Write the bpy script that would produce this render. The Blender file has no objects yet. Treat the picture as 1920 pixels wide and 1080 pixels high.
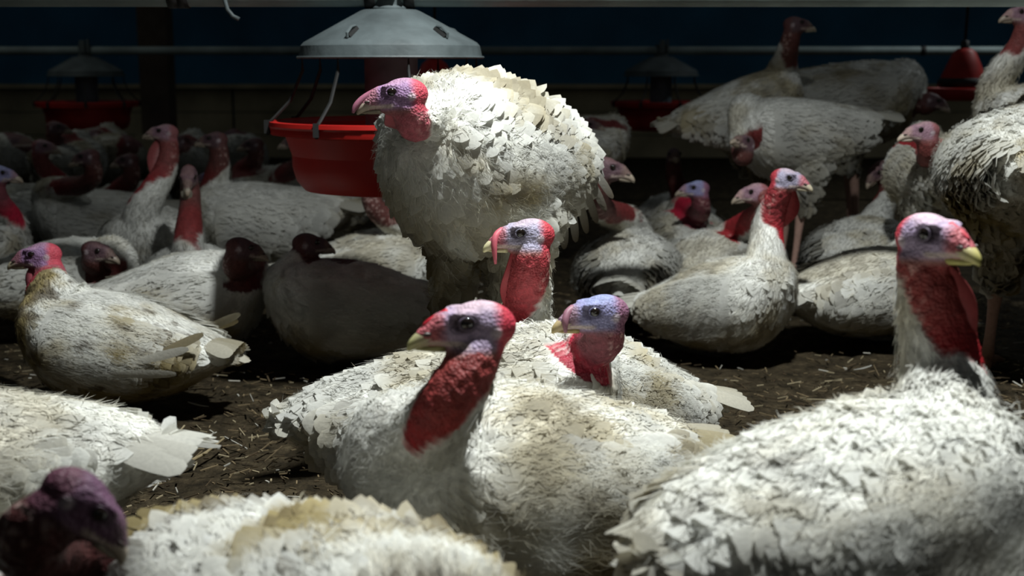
import bpy, bmesh, math, random
import numpy as np
from mathutils import Vector

# ------------------------------------------------------------------ camera, world, lamp, exposure
scene = bpy.context.scene
col = scene.collection
FPX, CAMH, PITCH = 2400.0, 0.75, math.atan(420/2400.0)

cam_d = bpy.data.cameras.new('camera')
cam_d.sensor_width = 36.0
cam_d.lens = FPX/1920.0*36.0
cam_d.clip_start = 0.05
cam_d.dof.use_dof = True
cam_d.dof.focus_distance = 2.15
cam_d.dof.aperture_fstop = 5.0
cam = bpy.data.objects.new('camera', cam_d)
cam.location = (0, 0, CAMH)
cam.rotation_euler = (math.pi/2 - PITCH, 0, 0)
col.objects.link(cam)
scene.camera = cam

world = bpy.data.worlds.new('barn_ambient')
scene.world = world
world.use_nodes = True
bg = world.node_tree.nodes['Background']
bg.inputs['Color'].default_value = (0.80, 0.90, 0.92, 1)
bg.inputs['Strength'].default_value = 0.034

LAMP = (0.42, 1.88, 2.6)
ld = bpy.data.lights.new('barn_lamp', 'SPOT')          # pendant lamp under a wide reflector
ld.energy = 425
ld.color = (0.95, 1.0, 0.98)
ld.shadow_soft_size = 0.06
ld.spot_size = math.radians(122)
ld.spot_blend = 1.0
lo = bpy.data.objects.new('barn_lamp', ld)
lo.location = LAMP
col.objects.link(lo)

ld2 = bpy.data.lights.new('rear_lamp_or_fill', 'SPOT')    # the next lamp of the row, deeper in the barn
ld2.energy = 120
ld2.color = (0.92, 1.0, 1.0)
ld2.shadow_soft_size = 0.06
ld2.spot_size = math.radians(130)
ld2.spot_blend = 1.0
lo2 = bpy.data.objects.new('rear_lamp_or_fill', ld2)
lo2.location = (3.4, 6.1, 2.6)
col.objects.link(lo2)

ld3 = bpy.data.lights.new('rear_lamp_or_fill', 'SPOT')    # dim fill added to brighten the left flock, not a known lamp
ld3.energy = 13
ld3.color = (0.95, 1.0, 0.9)
ld3.shadow_soft_size = 0.06
ld3.spot_size = math.radians(130)
ld3.spot_blend = 1.0
lo3 = bpy.data.objects.new('rear_lamp_or_fill', ld3)
lo3.location = (-2.9, 5.6, 2.6)
col.objects.link(lo3)

vs = scene.view_settings
vs.view_transform = 'Standard'
vs.look = 'None'
vs.gamma = 1.0
vs.use_curve_mapping = False
vs.exposure = 0.0

# ------------------------------------------------------------------ helpers
RNG = np.random.default_rng(11)
random.seed(11)
ST, CT = math.sin(PITCH), math.cos(PITCH)

def at(px, py, Y):
    """World point that stands Y metres in front of the camera on the line of sight of a pixel."""
    fx, fy = (px-960)/FPX, (540-py)/FPX
    dy = CT + fy*ST
    dz = -ST + fy*CT
    s = Y/dy
    return np.array([fx*s, Y, CAMH + dz*s])

def xat(px, Y, z):
    """World x of a column of the picture for a point Y away at height z."""
    depth = Y*CT - (z-CAMH)*ST
    return (px-960)/FPX*depth

def nrm(v):
    v = np.asarray(v, float)
    return v/(np.linalg.norm(v, axis=-1, keepdims=True)+1e-12)

def sstep(a, b, x):
    t = np.clip((x-a)/(b-a), 0, 1)
    return t*t*(3-2*t)

_LAT = RNG.random((32, 32, 32)).astype(np.float32)
def noise(p, freq, off=0.0):
    q = np.asarray(p)*freq + 57.3 + off
    i = np.floor(q).astype(int)
    f = q-i
    f = f*f*(3-2*f)
    r = 0
    for dx in (0, 1):
        wx = f[:, 0] if dx else 1-f[:, 0]
        for dy in (0, 1):
            wy = f[:, 1] if dy else 1-f[:, 1]
            for dz in (0, 1):
                wz = f[:, 2] if dz else 1-f[:, 2]
                r = r + wx*wy*wz*_LAT[(i[:, 0]+dx) % 32, (i[:, 1]+dy) % 32, (i[:, 2]+dz) % 32]
    return r

def fbm(p, freq, off=0.0):
    return noise(p, freq, off)*.55 + noise(p, freq*2.1, off+9)*.3 + noise(p, freq*4.3, off+21)*.15

class MB:
    """collects verts, faces and vertex colours, then links them as ONE mesh object"""
    def __init__(s):
        s.v, s.f, s.c, s.n = [], [], [], 0
    def add(s, v, f, c=None):
        v = np.asarray(v, float).reshape(-1, 3)
        s.v.append(v)
        s.f.extend([[i+s.n for i in q] for q in f])
        if c is None: c = (1, 1, 1, 1)
        c = np.asarray(c, float)
        if c.ndim == 1: c = np.tile(c, (len(v), 1))
        if c.shape[1] == 3: c = np.hstack([c, np.ones((len(c), 1))])
        s.c.append(c)
        s.n += len(v)
    def build(s, name, mat, parent=None, loc=(0, 0, 0), smooth=True, colour=True):
        return mesh_obj(name, np.vstack(s.v), s.f, mat, parent, loc, np.vstack(s.c) if colour else None, smooth)

def mesh_obj(name, v, f, mat, parent=None, loc=(0, 0, 0), c=None, smooth=True):
    me = bpy.data.meshes.new(name)
    v = np.asarray(v, float) - np.asarray(loc, float)
    me.from_pydata(v.tolist(), [], f if isinstance(f, list) else f.tolist())
    if c is not None:
        a = me.color_attributes.new('Col', 'FLOAT_COLOR', 'POINT')
        a.data.foreach_set('color', np.asarray(c, np.float32).ravel())
    if smooth:
        me.polygons.foreach_set('use_smooth', np.ones(len(me.polygons), bool))
    me.materials.append(mat)
    me.update()
    o = bpy.data.objects.new(name, me)
    col.objects.link(o)
    if parent is not None: o.parent = parent
    else: o.location = loc
    return o

def empty(name, loc):
    o = bpy.data.objects.new(name, None)
    o.empty_display_size = .05
    o.location = loc
    col.objects.link(o)
    return o

def tag(o, label=None, cat=None, group=None, kind=None):
    if label: o['label'] = label
    if cat: o['category'] = cat
    if group: o['group'] = group
    if kind: o['kind'] = kind
    return o

def frames(pts, up):
    """rotation-minimising frames along a polyline: tangent, side, normal"""
    pts = np.asarray(pts, float)
    t = nrm(np.gradient(pts, axis=0))
    n = np.zeros_like(pts)
    u = np.asarray(up, float)
    for i in range(len(pts)):
        u = u - t[i]*np.dot(u, t[i])
        u = u/(np.linalg.norm(u)+1e-9)
        n[i] = u
    return t, np.cross(t, n), n

def tube(pts, rad, seg=14, up=(0, 0, 1), rad2=None):
    pts = np.asarray(pts, float)
    t, b, n = frames(pts, up)
    rad = np.broadcast_to(np.asarray(rad, float), (len(pts),))
    rad2 = rad if rad2 is None else np.broadcast_to(np.asarray(rad2, float), (len(pts),))
    a = np.linspace(0, 2*np.pi, seg, endpoint=False)
    v = pts[:, None] + b[:, None]*(np.cos(a)[None, :, None]*rad[:, None, None]) + n[:, None]*(np.sin(a)[None, :, None]*rad2[:, None, None])
    return loft_faces(v)

def loft_faces(v):
    m, k, _ = v.shape
    f = []
    for i in range(m-1):
        for j in range(k):
            f.append([i*k+j, i*k+(j+1) % k, (i+1)*k+(j+1) % k, (i+1)*k+j])
    vv = np.vstack([v.reshape(-1, 3), v[0].mean(0), v[-1].mean(0)])
    a, b = m*k, m*k+1
    for j in range(k):
        f.append([a, (j+1) % k, j])
        f.append([b, (m-1)*k+j, (m-1)*k+(j+1) % k])
    return vv, f

def ellipsoid(c, r, nu=16, nv=10):
    th = np.linspace(0, np.pi, nv+1)[1:-1]
    a = np.linspace(0, 2*np.pi, nu, endpoint=False)
    v = np.stack([np.cos(th)[:, None]*np.ones(nu), np.sin(th)[:, None]*np.cos(a), np.sin(th)[:, None]*np.sin(a)], -1)
    vv, f = loft_faces(v)
    vv[-2], vv[-1] = (1, 0, 0), (-1, 0, 0)
    return vv*np.asarray(r) + np.asarray(c), f

def lathe(prof, seg=40, close=False):
    """prof: list of (radius, z)"""
    a = np.linspace(0, 2*np.pi, seg, endpoint=False)
    v = np.array([[(r*math.cos(x), r*math.sin(x), z) for x in a] for r, z in prof])
    m = len(prof)
    f = []
    for i in range(m-1):
        for j in range(seg):
            f.append([i*seg+j, i*seg+(j+1) % seg, (i+1)*seg+(j+1) % seg, (i+1)*seg+j])
    return v.reshape(-1, 3), f

def box(c, s):
    c, s = np.asarray(c, float), np.asarray(s, float)/2
    v = np.array([[x, y, z] for x in (-1, 1) for y in (-1, 1) for z in (-1, 1)])*s + c
    return v, [[0, 1, 3, 2], [4, 6, 7, 5], [0, 4, 5, 1], [2, 3, 7, 6], [0, 2, 6, 4], [1, 5, 7, 3]]

def Rz(a):
    c, s = math.cos(a), math.sin(a)
    return np.array([[c, -s, 0], [s, c, 0], [0, 0, 1]])
def Ry(a):
    c, s = math.cos(a), math.sin(a)
    return np.array([[c, 0, s], [0, 1, 0], [-s, 0, c]])
def Rx(a):
    c, s = math.cos(a), math.sin(a)
    return np.array([[1, 0, 0], [0, c, -s], [0, s, c]])
D = math.radians

# ------------------------------------------------------------------ materials
def new_mat(name):
    m = bpy.data.materials.new(name)
    m.use_nodes = True
    nt = m.node_tree
    return m, nt, nt.nodes['Principled BSDF']

def plain(name, rgb, rough=.6, metal=0.0, var=.25, scale=12.0, bump=0.0, bscale=60.0, spec=.4):
    m, nt, b = new_mat(name)
    n = nt.nodes.new('ShaderNodeTexNoise'); n.inputs['Scale'].default_value = scale; n.inputs['Detail'].default_value = 6
    tc = nt.nodes.new('ShaderNodeTexCoord'); nt.links.new(tc.outputs['Object'], n.inputs['Vector'])
    r = nt.nodes.new('ShaderNodeValToRGB')
    r.color_ramp.elements[0].position = .3; r.color_ramp.elements[1].position = .72
    lo_ = [x*(1-var) for x in rgb]; hi = [min(1, x*(1+var)) for x in rgb]
    r.color_ramp.elements[0].color = (*lo_, 1); r.color_ramp.elements[1].color = (*hi, 1)
    nt.links.new(n.outputs['Fac'], r.inputs['Fac']); nt.links.new(r.outputs['Color'], b.inputs['Base Color'])
    b.inputs['Roughness'].default_value = rough; b.inputs['Metallic'].default_value = metal
    b.inputs['Specular IOR Level'].default_value = spec
    if bump:
        n2 = nt.nodes.new('ShaderNodeTexNoise'); n2.inputs['Scale'].default_value = bscale; n2.inputs['Detail'].default_value = 4
        nt.links.new(tc.outputs['Object'], n2.inputs['Vector'])
        bp = nt.nodes.new('ShaderNodeBump'); bp.inputs['Strength'].default_value = bump; bp.inputs['Distance'].default_value = .01
        nt.links.new(n2.outputs['Fac'], bp.inputs['Height']); nt.links.new(bp.outputs['Normal'], b.inputs['Normal'])
    return m

def mat_body():
    m, nt, b = new_mat('turkey_body')
    at_ = nt.nodes.new('ShaderNodeAttribute'); at_.attribute_name = 'Col'
    tc = nt.nodes.new('ShaderNodeTexCoord')
    n = nt.nodes.new('ShaderNodeTexNoise'); n.inputs['Scale'].default_value = 140; n.inputs['Detail'].default_value = 5
    nt.links.new(tc.outputs['Object'], n.inputs['Vector'])
    mr = nt.nodes.new('ShaderNodeMapRange'); mr.inputs['From Min'].default_value = .25; mr.inputs['From Max'].default_value = .75
    mr.inputs['To Min'].default_value = .72; mr.inputs['To Max'].default_value = 1.22
    nt.links.new(n.outputs['Fac'], mr.inputs['Value'])
    mx = nt.nodes.new('ShaderNodeMix'); mx.data_type = 'RGBA'; mx.blend_type = 'MULTIPLY'; mx.inputs[0].default_value = 1
    nt.links.new(at_.outputs['Color'], mx.inputs[6]); nt.links.new(mr.outputs['Result'], mx.inputs[7])
    nt.links.new(mx.outputs[2], b.inputs['Base Color'])
    v = nt.nodes.new('ShaderNodeTexVoronoi'); v.inputs['Scale'].default_value = 260
    nt.links.new(tc.outputs['Object'], v.inputs['Vector'])
    ml = nt.nodes.new('ShaderNodeMath'); ml.operation = 'MULTIPLY'
    nt.links.new(v.outputs['Distance'], ml.inputs[0]); nt.links.new(at_.outputs['Alpha'], ml.inputs[1])
    bp = nt.nodes.new('ShaderNodeBump'); bp.inputs['Strength'].default_value = .55; bp.inputs['Distance'].default_value = .003; bp.invert = True
    nt.links.new(ml.outputs[0], bp.inputs['Height']); nt.links.new(bp.outputs['Normal'], b.inputs['Normal'])
    b.inputs['Roughness'].default_value = .55
    b.inputs['Specular IOR Level'].default_value = .3
    return m

def mat_feather():
    m, nt, b = new_mat('white_feather')
    at_ = nt.nodes.new('ShaderNodeAttribute'); at_.attribute_name = 'Col'
    tc = nt.nodes.new('ShaderNodeTexCoord')
    n = nt.nodes.new('ShaderNodeTexNoise'); n.inputs['Scale'].default_value = 190; n.inputs['Detail'].default_value = 3
    nt.links.new(tc.outputs['Object'], n.inputs['Vector'])
    mr = nt.nodes.new('ShaderNodeMapRange'); mr.inputs['From Min'].default_value = .3; mr.inputs['From Max'].default_value = .7
    mr.inputs['To Min'].default_value = .92; mr.inputs['To Max'].default_value = 1.05
    nt.links.new(n.outputs['Fac'], mr.inputs['Value'])
    mx = nt.nodes.new('ShaderNodeMix'); mx.data_type = 'RGBA'; mx.blend_type = 'MULTIPLY'; mx.inputs[0].default_value = 1
    nt.links.new(at_.outputs['Color'], mx.inputs[6]); nt.links.new(mr.outputs['Result'], mx.inputs[7])
    nt.links.new(mx.outputs[2], b.inputs['Base Color'])
    bp = nt.nodes.new('ShaderNodeBump'); bp.inputs['Strength'].default_value = .25; bp.inputs['Distance'].default_value = .002
    nt.links.new(n.outputs['Fac'], bp.inputs['Height']); nt.links.new(bp.outputs['Normal'], b.inputs['Normal'])
    b.inputs['Roughness'].default_value = .85
    b.inputs['Specular IOR Level'].default_value = .15
    tr = nt.nodes.new('ShaderNodeBsdfTranslucent'); nt.links.new(mx.outputs[2], tr.inputs['Color'])
    ms = nt.nodes.new('ShaderNodeMixShader'); ms.inputs[0].default_value = .36
    out = nt.nodes['Material Output']
    nt.links.new(b.outputs[0], ms.inputs[1]); nt.links.new(tr.outputs[0], ms.inputs[2]); nt.links.new(ms.outputs[0], out.inputs['Surface'])
    return m

def mat_attr(name, rough=.5, spec=.4):
    m, nt, b = new_mat(name)
    at_ = nt.nodes.new('ShaderNodeAttribute'); at_.attribute_name = 'Col'
    tc = nt.nodes.new('ShaderNodeTexCoord')
    n = nt.nodes.new('ShaderNodeTexNoise'); n.inputs['Scale'].default_value = 120; n.inputs['Detail'].default_value = 4
    nt.links.new(tc.outputs['Object'], n.inputs['Vector'])
    mr = nt.nodes.new('ShaderNodeMapRange'); mr.inputs['To Min'].default_value = .7; mr.inputs['To Max'].default_value = 1.3
    nt.links.new(n.outputs['Fac'], mr.inputs['Value'])
    mx = nt.nodes.new('ShaderNodeMix'); mx.data_type = 'RGBA'; mx.blend_type = 'MULTIPLY'; mx.inputs[0].default_value = 1
    nt.links.new(at_.outputs['Color'], mx.inputs[6]); nt.links.new(mr.outputs['Result'], mx.inputs[7])
    nt.links.new(mx.outputs[2], b.inputs['Base Color'])
    b.inputs['Roughness'].default_value = rough
    b.inputs['Specular IOR Level'].default_value = spec
    return m

M_BODY, M_FEA = mat_body(), mat_feather()
M_HORN = mat_attr('beak_horn', .4, .5)
M_SKIN = mat_attr('bare_skin', .5, .35)
M_LEG = mat_attr('scaly_leg', .6, .3)
M_EYE = plain('eye_dark', (.012, .008, .006), .08, var=.3, scale=200, spec=.8)
M_LITT = mat_attr('litter_bits', .9, .1)
M_ZINC = plain('galvanised_sheet', (.095, .115, .12), .55, .0, var=.28, scale=14, bump=.15, bscale=40)
M_PIPE = plain('auger_pipe_zinc', (.22, .27, .27), .6, .0, var=.3, scale=6, bump=.1)
M_RED = plain('red_plastic', (.42, .011, .008), .5, 0, var=.2, scale=5, spec=.4)
M_REDD = plain('faded_red_plastic', (.42, .02, .016), .5, 0, var=.3, scale=9, spec=.3)
M_DARK = plain('dark_wire', (.016, .016, .016), .6, .0, var=.3, scale=30)
M_TUBE = plain('grey_blue_tube', (.14, .18, .21), .5, .1, var=.25, scale=20)

def mat_floor():
    m, nt, b = new_mat('litter_floor')
    tc = nt.nodes.new('ShaderNodeTexCoord')
    n = nt.nodes.new('ShaderNodeTexNoise'); n.inputs['Scale'].default_value = 26; n.inputs['Detail'].default_value = 9; n.inputs['Roughness'].default_value = .7
    nt.links.new(tc.outputs['Object'], n.inputs['Vector'])
    r = nt.nodes.new('ShaderNodeValToRGB')
    e = r.color_ramp.elements
    e[0].position = .32; e[0].color = (.010, .008, .005, 1)
    e[1].position = .75; e[1].color = (.11, .085, .05, 1)
    k = e.new(.55); k.color = (.045, .034, .020, 1)
    nt.links.new(n.outputs['Fac'], r.inputs['Fac']); nt.links.new(r.outputs['Color'], b.inputs['Base Color'])
    n2 = nt.nodes.new('ShaderNodeTexNoise'); n2.inputs['Scale'].default_value = 90; n2.inputs['Detail'].default_value = 6
    nt.links.new(tc.outputs['Object'], n2.inputs['Vector'])
    bp = nt.nodes.new('ShaderNodeBump'); bp.inputs['Strength'].default_value = .9; bp.inputs['Distance'].default_value = .012
    nt.links.new(n2.outputs['Fac'], bp.inputs['Height']); nt.links.new(bp.outputs['Normal'], b.inputs['Normal'])
    b.inputs['Roughness'].default_value = .95; b.inputs['Specular IOR Level'].default_value = .1
    return m
M_FLOOR = mat_floor()

# ------------------------------------------------------------------ the setting
def build_setting():
    # floor: a fine bumpy grid where it shows, coarse beyond
    xs = np.concatenate([np.linspace(-9, -1.6, 24), np.linspace(-1.5, 1.8, 166), np.linspace(1.9, 9, 24)])
    ys = np.concatenate([np.linspace(-1.5, .3, 8), np.linspace(.4, 4.5, 206), np.linspace(4.7, 11, 40)])
    X, Y = np.meshgrid(xs, ys)
    P = np.stack([X.ravel(), Y.ravel(), np.zeros(X.size)], -1)
    z = -.012 + .022*(fbm(P, 9)-.5) + .016*(fbm(P, 31, 5)-.5)
    P[:, 2] = np.minimum(z, 0.0)
    nx = len(xs)
    i = np.arange(len(ys)-1)[:, None]*nx + np.arange(nx-1)[None]
    F = np.stack([i, i+1, i+1+nx, i+nx], -1).reshape(-1, 4)
    tag(mesh_obj('floor', P, F, M_FLOOR), kind='structure')
    # back wall: knee wall of boards below, dark blue curtain above
    WY = 10.4
    knee = plain('knee_wall_boards', (.50, .42, .27), .85, var=.35, scale=3, bump=.3)
    curtain = plain('blue_curtain', (.03, .17, .31), .7, var=.25, scale=2)
    mb = MB(); mb.add(*box((0, WY+.13, 1.6), (18, .1, 3.2)))
    wall = tag(mb.build('wall_back', curtain, smooth=False, colour=False), kind='structure')
    for k in range(3):
        for j in range(8):
            mb = MB(); mb.add(*box((-7.9+2.26*j, WY+.04, .09+.185*k), (2.24, .04, .178)))
            mb.build('board', knee, wall, smooth=False, colour=False)
    # soft vertical folds of the curtain, as long gathered tubes pressed into a sheet
    xs = np.linspace(-8.9, 8.9, 260)
    rows = []
    for zz in (.57, 1.0, 1.6, 2.2, 3.1):
        rows.append(np.stack([xs, WY+.05 + .018*np.sin(xs*7.1+.6*np.sin(xs*1.7)) + .01*np.sin(xs*23+zz), np.full_like(xs, zz)], -1))
    v = np.array(rows).reshape(-1, 3)
    n = len(xs)
    f = [[a*n+b, a*n+b+1, (a+1)*n+b+1, (a+1)*n+b] for a in range(4) for b in range(n-1)]
    mesh_obj('curtain', v, f, curtain, wall)
    mb = MB(); mb.add(*box((0, WY-.0, .575), (17.8, .10, .035)))
    mb.build('ledge', knee, wall, smooth=False, colour=False)
    side = plain('side_wall_sheet', (.05, .06, .065), .8, var=.3, scale=2)
    for nm, x in (('wall_left', -9), ('wall_right', 9)):
        mb = MB(); mb.add(*box((x, 4.7, 1.6), (.1, 12, 3.2)))
        tag(mb.build(nm, side, smooth=False, colour=False), kind='structure')
    # timber post in front of the curtain
    timber = plain('post_timber', (.115, .085, .065), .85, var=.35, scale=6, bump=.3)
    e = empty('post', (xat(296, 9.2, .6), 9.2, 0)); tag(e, 'tall brown timber post in front of the dark blue curtain', 'post')
    x = e.location.x
    mb = MB(); mb.add(*box((x, 9.2, 1.6), (.20, .20, 3.2))); mb.build('shaft', timber, e, e.location, smooth=False, colour=False)
    mb = MB(); mb.add(*box((x, 9.2, .13), (.27, .27, .26))); mb.build('footing', knee, e, e.location, smooth=False, colour=False)
    for o in e.children: pass
build_setting()

# ------------------------------------------------------------------ feeders, pipes, drinkers
def feeder(label, x, y, s=1.0, zb=.455, hooks=True, red=M_RED):
    """pan feeder: red pan hung by wires below a grey hood on a drop tube"""
    e = empty('pan_feeder', (x, y, 0)); tag(e, label, 'feeder', 'pan feeders hanging from the auger pipes')
    L = np.array([x, y, 0.])
    def put(name, vf, mat, par=e, sm=True):
        mb = MB()
        for v, f in vf: mb.add(np.asarray(v)+L, f)
        o = mb.build(name, mat, par, L, smooth=sm, colour=False)
        if sm: o.data.set_sharp_from_angle(angle=math.radians(28))
        return o
    zr = zb + .162*s
    zh = zb + .31*s
    # pan
    R = .281*s
    pan = [(0.001, zb+.012), (.16*s, zb), (.205*s, zb+.006), (.224*s, zb+.028*s), (.233*s, zb+.060*s), (.233*s, zb+.128*s), (.262*s, zb+.134*s), (R, zb+.136*s),
           (R+.003*s, zb+.150*s), (R, zr), (R-.012*s, zr+.002), (.255*s, zr-.008), (.238*s, zb+.10*s), (.215*s, zb+.04*s), (.17*s, zb+.022), (.001, zb+.03)]
    p = put('pan', [lathe(pan, 48)], red)
    rim = [(R+.002, zr-.012*s), (R+.006*s, zr-.006*s), (R+.004*s, zr+.003), (R-.01*s, zr+.004), (R-.012*s, zr-.008*s)]
    put('rim', [lathe(rim, 48)], red, p)
    # hood: flat top, straight slope, short flared skirt
    hood = [(.001, zh+.108*s), (.062*s, zh+.108*s), (.07*s, zh+.105*s), (.20*s, zh+.034*s), (.207*s, zh+.026*s), (.212*s, zh+.002*s), (.216*s, zh), (.212*s, zh-.002),
            (.203*s, zh+.022*s), (.195*s, zh+.03*s), (.06*s, zh+.1*s)]
    hd = put('hood', [lathe(hood, 28)], M_ZINC)
    put('hood_rim', [tube([(.214*s*math.cos(a), .214*s*math.sin(a), zh) for a in np.linspace(0, 2*np.pi, 49)], .0035*s, 6)], M_ZINC, hd)
    # feed tube between hood and pan, and the drop tube above
    put('feed_tube', [lathe([(.062*s, zh+.09*s), (.062*s, zb+.07*s), (.085*s, zb+.035*s), (.08*s, zb+.035*s), (.055*s, zb+.08*s)], 24)], M_TUBE)
    dt = put('drop_tube', [lathe([(.036*s, zh+.175*s), (.036*s, zh+.118*s), (.042*s, zh+.112*s), (.042*s, zh+.104*s), (.0, zh+.104*s)], 20)], M_ZINC)
    put('clamp', [box((0, -.036*s, zh+.165*s), (.03*s, .02*s, .07*s)), box((.03*s, -.03*s, zh+.168*s), (.012*s, .02*s, .075*s))], M_ZINC, dt, False)
    # hanging wires
    for k in range(8):
        a = k*math.pi/4 + .28
        c, q = math.cos(a), math.sin(a)
        w = put('support_wire', [tube([(.205*s*c, .205*s*q, zh+.012), (.205*s*c, .205*s*q, zh-.03*s), (.235*s*c, .235*s*q, zr+.05*s), (.272*s*c, .272*s*q, zr+.012), (.29*s*c, .29*s*q, zr-.004), (.287*s*c, .287*s*q, zr-.026*s)], .0042*s, 6)], M_DARK)
        put('clip', [box((.289*s*c, .289*s*q, zr-.008), (.012*s, .012*s, .03*s))], M_DARK, w, False)
    if hooks:
        for k, (a, dz) in enumerate(((-2.0, 0), (-.75, 0), (.6, 0))):
            c, q = math.cos(a), math.sin(a)
            def on(r, up=.004): return (r*c, r*q, zh + (.034 + (.2-r/s)*.071/.13)*s + up)
            put('slot_plate', [tube([on(.185*s, .001), on(.15*s, .001)], .007*s, 6)], M_DARK, hd)
            put('hook', [tube([on(.188*s, .002), on(.19*s, .012), on(.172*s, .016), on(.155*s, .010)], .0035*s, 6)], M_ZINC, hd)
    return e

PIPE_Y, BACK_Y = 3.02, 6.9
FX = xat(735, PIPE_Y, .6)
feeder('large grey-hooded red pan feeder beside the upright white turkey', FX, PIPE_Y)
feeder('dim red pan feeder with lit hood edge, before the tall alert turkey', xat(1239, BACK_Y, .6), BACK_Y, .93, .40, False, M_REDD)
feeder('unlit pan feeder in the darkness left of the timber post', xat(163, BACK_Y, .6), BACK_Y, .93, .40, False, M_REDD)

def auger(label, y, z, r, straps, x0=-6, x1=6):
    e = empty('auger_pipe', (0, y, z)); tag(e, label, 'pipe', 'auger pipes')
    L = (0, y, z)
    mb = MB()
    xs = np.linspace(x0, x1, 13)
    mb.add(*tube([(x, y, z) for x in xs], r, 20)); mb.build('pipe', M_PIPE, e, L, colour=False)
    for x in straps:
        mb = MB(); mb.add(*tube([(x-.012, y, z), (x+.012, y, z)], r+.004, 18)); mb.build('strap', M_DARK, e, L, colour=False)
    for x in np.arange(x0+.8, x1, 2.4):
        mb = MB(); mb.add(*tube([(x, y, z+r), (x, y, z+2.2)], .002, 5)); mb.build('suspension_wire', M_DARK, e, L, colour=False)
    return e
pz = at(735, 13, PIPE_Y)[2]+.028
ap = auger('grey auger pipe running along above the large feeder hood', PIPE_Y, pz, .028, [xat(326, PIPE_Y, pz), xat(345, PIPE_Y, pz), FX-.045, FX+.045])
bp_ = auger('thin dim auger pipe before the blue curtain, feeding the rear feeders', BACK_Y, at(1240, 95, BACK_Y)[2], .022, [xat(1730, BACK_Y, .8)], -6, 6)
# hook that hangs from the near pipe
hk = MB()
hx = xat(428, PIPE_Y, pz)
hk.add(*tube([(hx-.003, PIPE_Y-.03, pz+.03), (hx-.002, PIPE_Y-.034, pz-.01), (hx+.004, PIPE_Y-.034, pz-.035), (hx+.016, PIPE_Y-.034, pz-.05), (hx+.03, PIPE_Y-.034, pz-.057)], .005, 8))
tag(hk.build('hook', M_ZINC, loc=(hx, PIPE_Y, pz), colour=False), 'small curved metal hook hanging from the near auger pipe', 'hook')

def drinker(label, px, py, Y, s=1.0):
    p = at(px, py, Y)
    e = empty('bell_drinker', (p[0], p[1], p[2]-.11*s)); tag(e, label, 'drinker', 'red bell drinkers')
    L = np.array(e.location)
    def put(name, vf, mat, par=e):
        mb = MB()
        for v, f in vf: mb.add(np.asarray(v)+L, f)
        return mb.build(name, mat, par, L, colour=False)
    put('bell', [lathe([(.001, .235*s), (.03*s, .232*s), (.05*s, .215*s), (.075*s, .16*s), (.10*s, .10*s), (.108*s, .06*s), (.10*s, .055*s)], 28)], M_REDD)
    put('trough', [lathe([(.09*s, .0), (.15*s, .0), (.165*s, .02*s), (.168*s, .055*s), (.160*s, .055*s), (.15*s, .02*s), (.10*s, .02*s)], 32)], M_REDD)
    put('collar', [lathe([(.10*s, .10*s), (.112*s, .085*s), (.112*s, .06*s), (.09*s, .055*s)], 28)], M_DARK)
    put('cap', [lathe([(.001, .27*s), (.018*s, .265*s), (.02*s, .228*s)], 16)], M_DARK)
    put('hose', [tube([(0, 0, .26*s), (0.01, 0, .8), (0, 0, 2.6-L[2])], .006, 6)], M_DARK)
    return e
drinker('dark red bell drinker half hidden behind the upright turkey\'s head', 815, 170, 4.9, .95)
drinker('red bell drinker beside the birds in the upper right corner', 1806, 142, 5.6, .95)

# ------------------------------------------------------------------ turkeys
ST_X = np.array([-.31, -.285, -.24, -.16, -.06, .04, .12, .18, .222, .245])
ST_Z = np.array([.075, .075, .07, .045, .02, .015, .025, .045, .065, .075])
ST_W = np.array([.012, .045, .085, .135, .168, .178, .168, .138, .092, .03])
ST_U = np.array([.008, .022, .045, .085, .125, .140, .130, .105, .072, .025])
ST_D = np.array([.008, .03, .06, .105, .140, .150, .148, .125, .085, .03])
_XD = np.linspace(-.31, .245, 60)
def _cr(x, y, q):
    m = np.gradient(y, x)
    i = np.clip(np.searchsorted(x, q)-1, 0, len(x)-2)
    h = x[i+1]-x[i]; t = (q-x[i])/h
    return (2*t**3-3*t**2+1)*y[i] + (t**3-2*t**2+t)*h*m[i] + (-2*t**3+3*t**2)*y[i+1] + (t**3-t**2)*h*m[i+1]

def prof(x, B):
    x = np.clip(x, -.31, .245)
    return (_cr(ST_X, ST_Z, x) - B['td']*sstep(.02, -.30, x), np.maximum(_cr(ST_X, ST_W, x), .004)*B['wid'], np.maximum(_cr(ST_X, ST_U, x), .004)*B['hump'], np.maximum(_cr(ST_X, ST_D, x), .004)*B['deep'])

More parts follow.
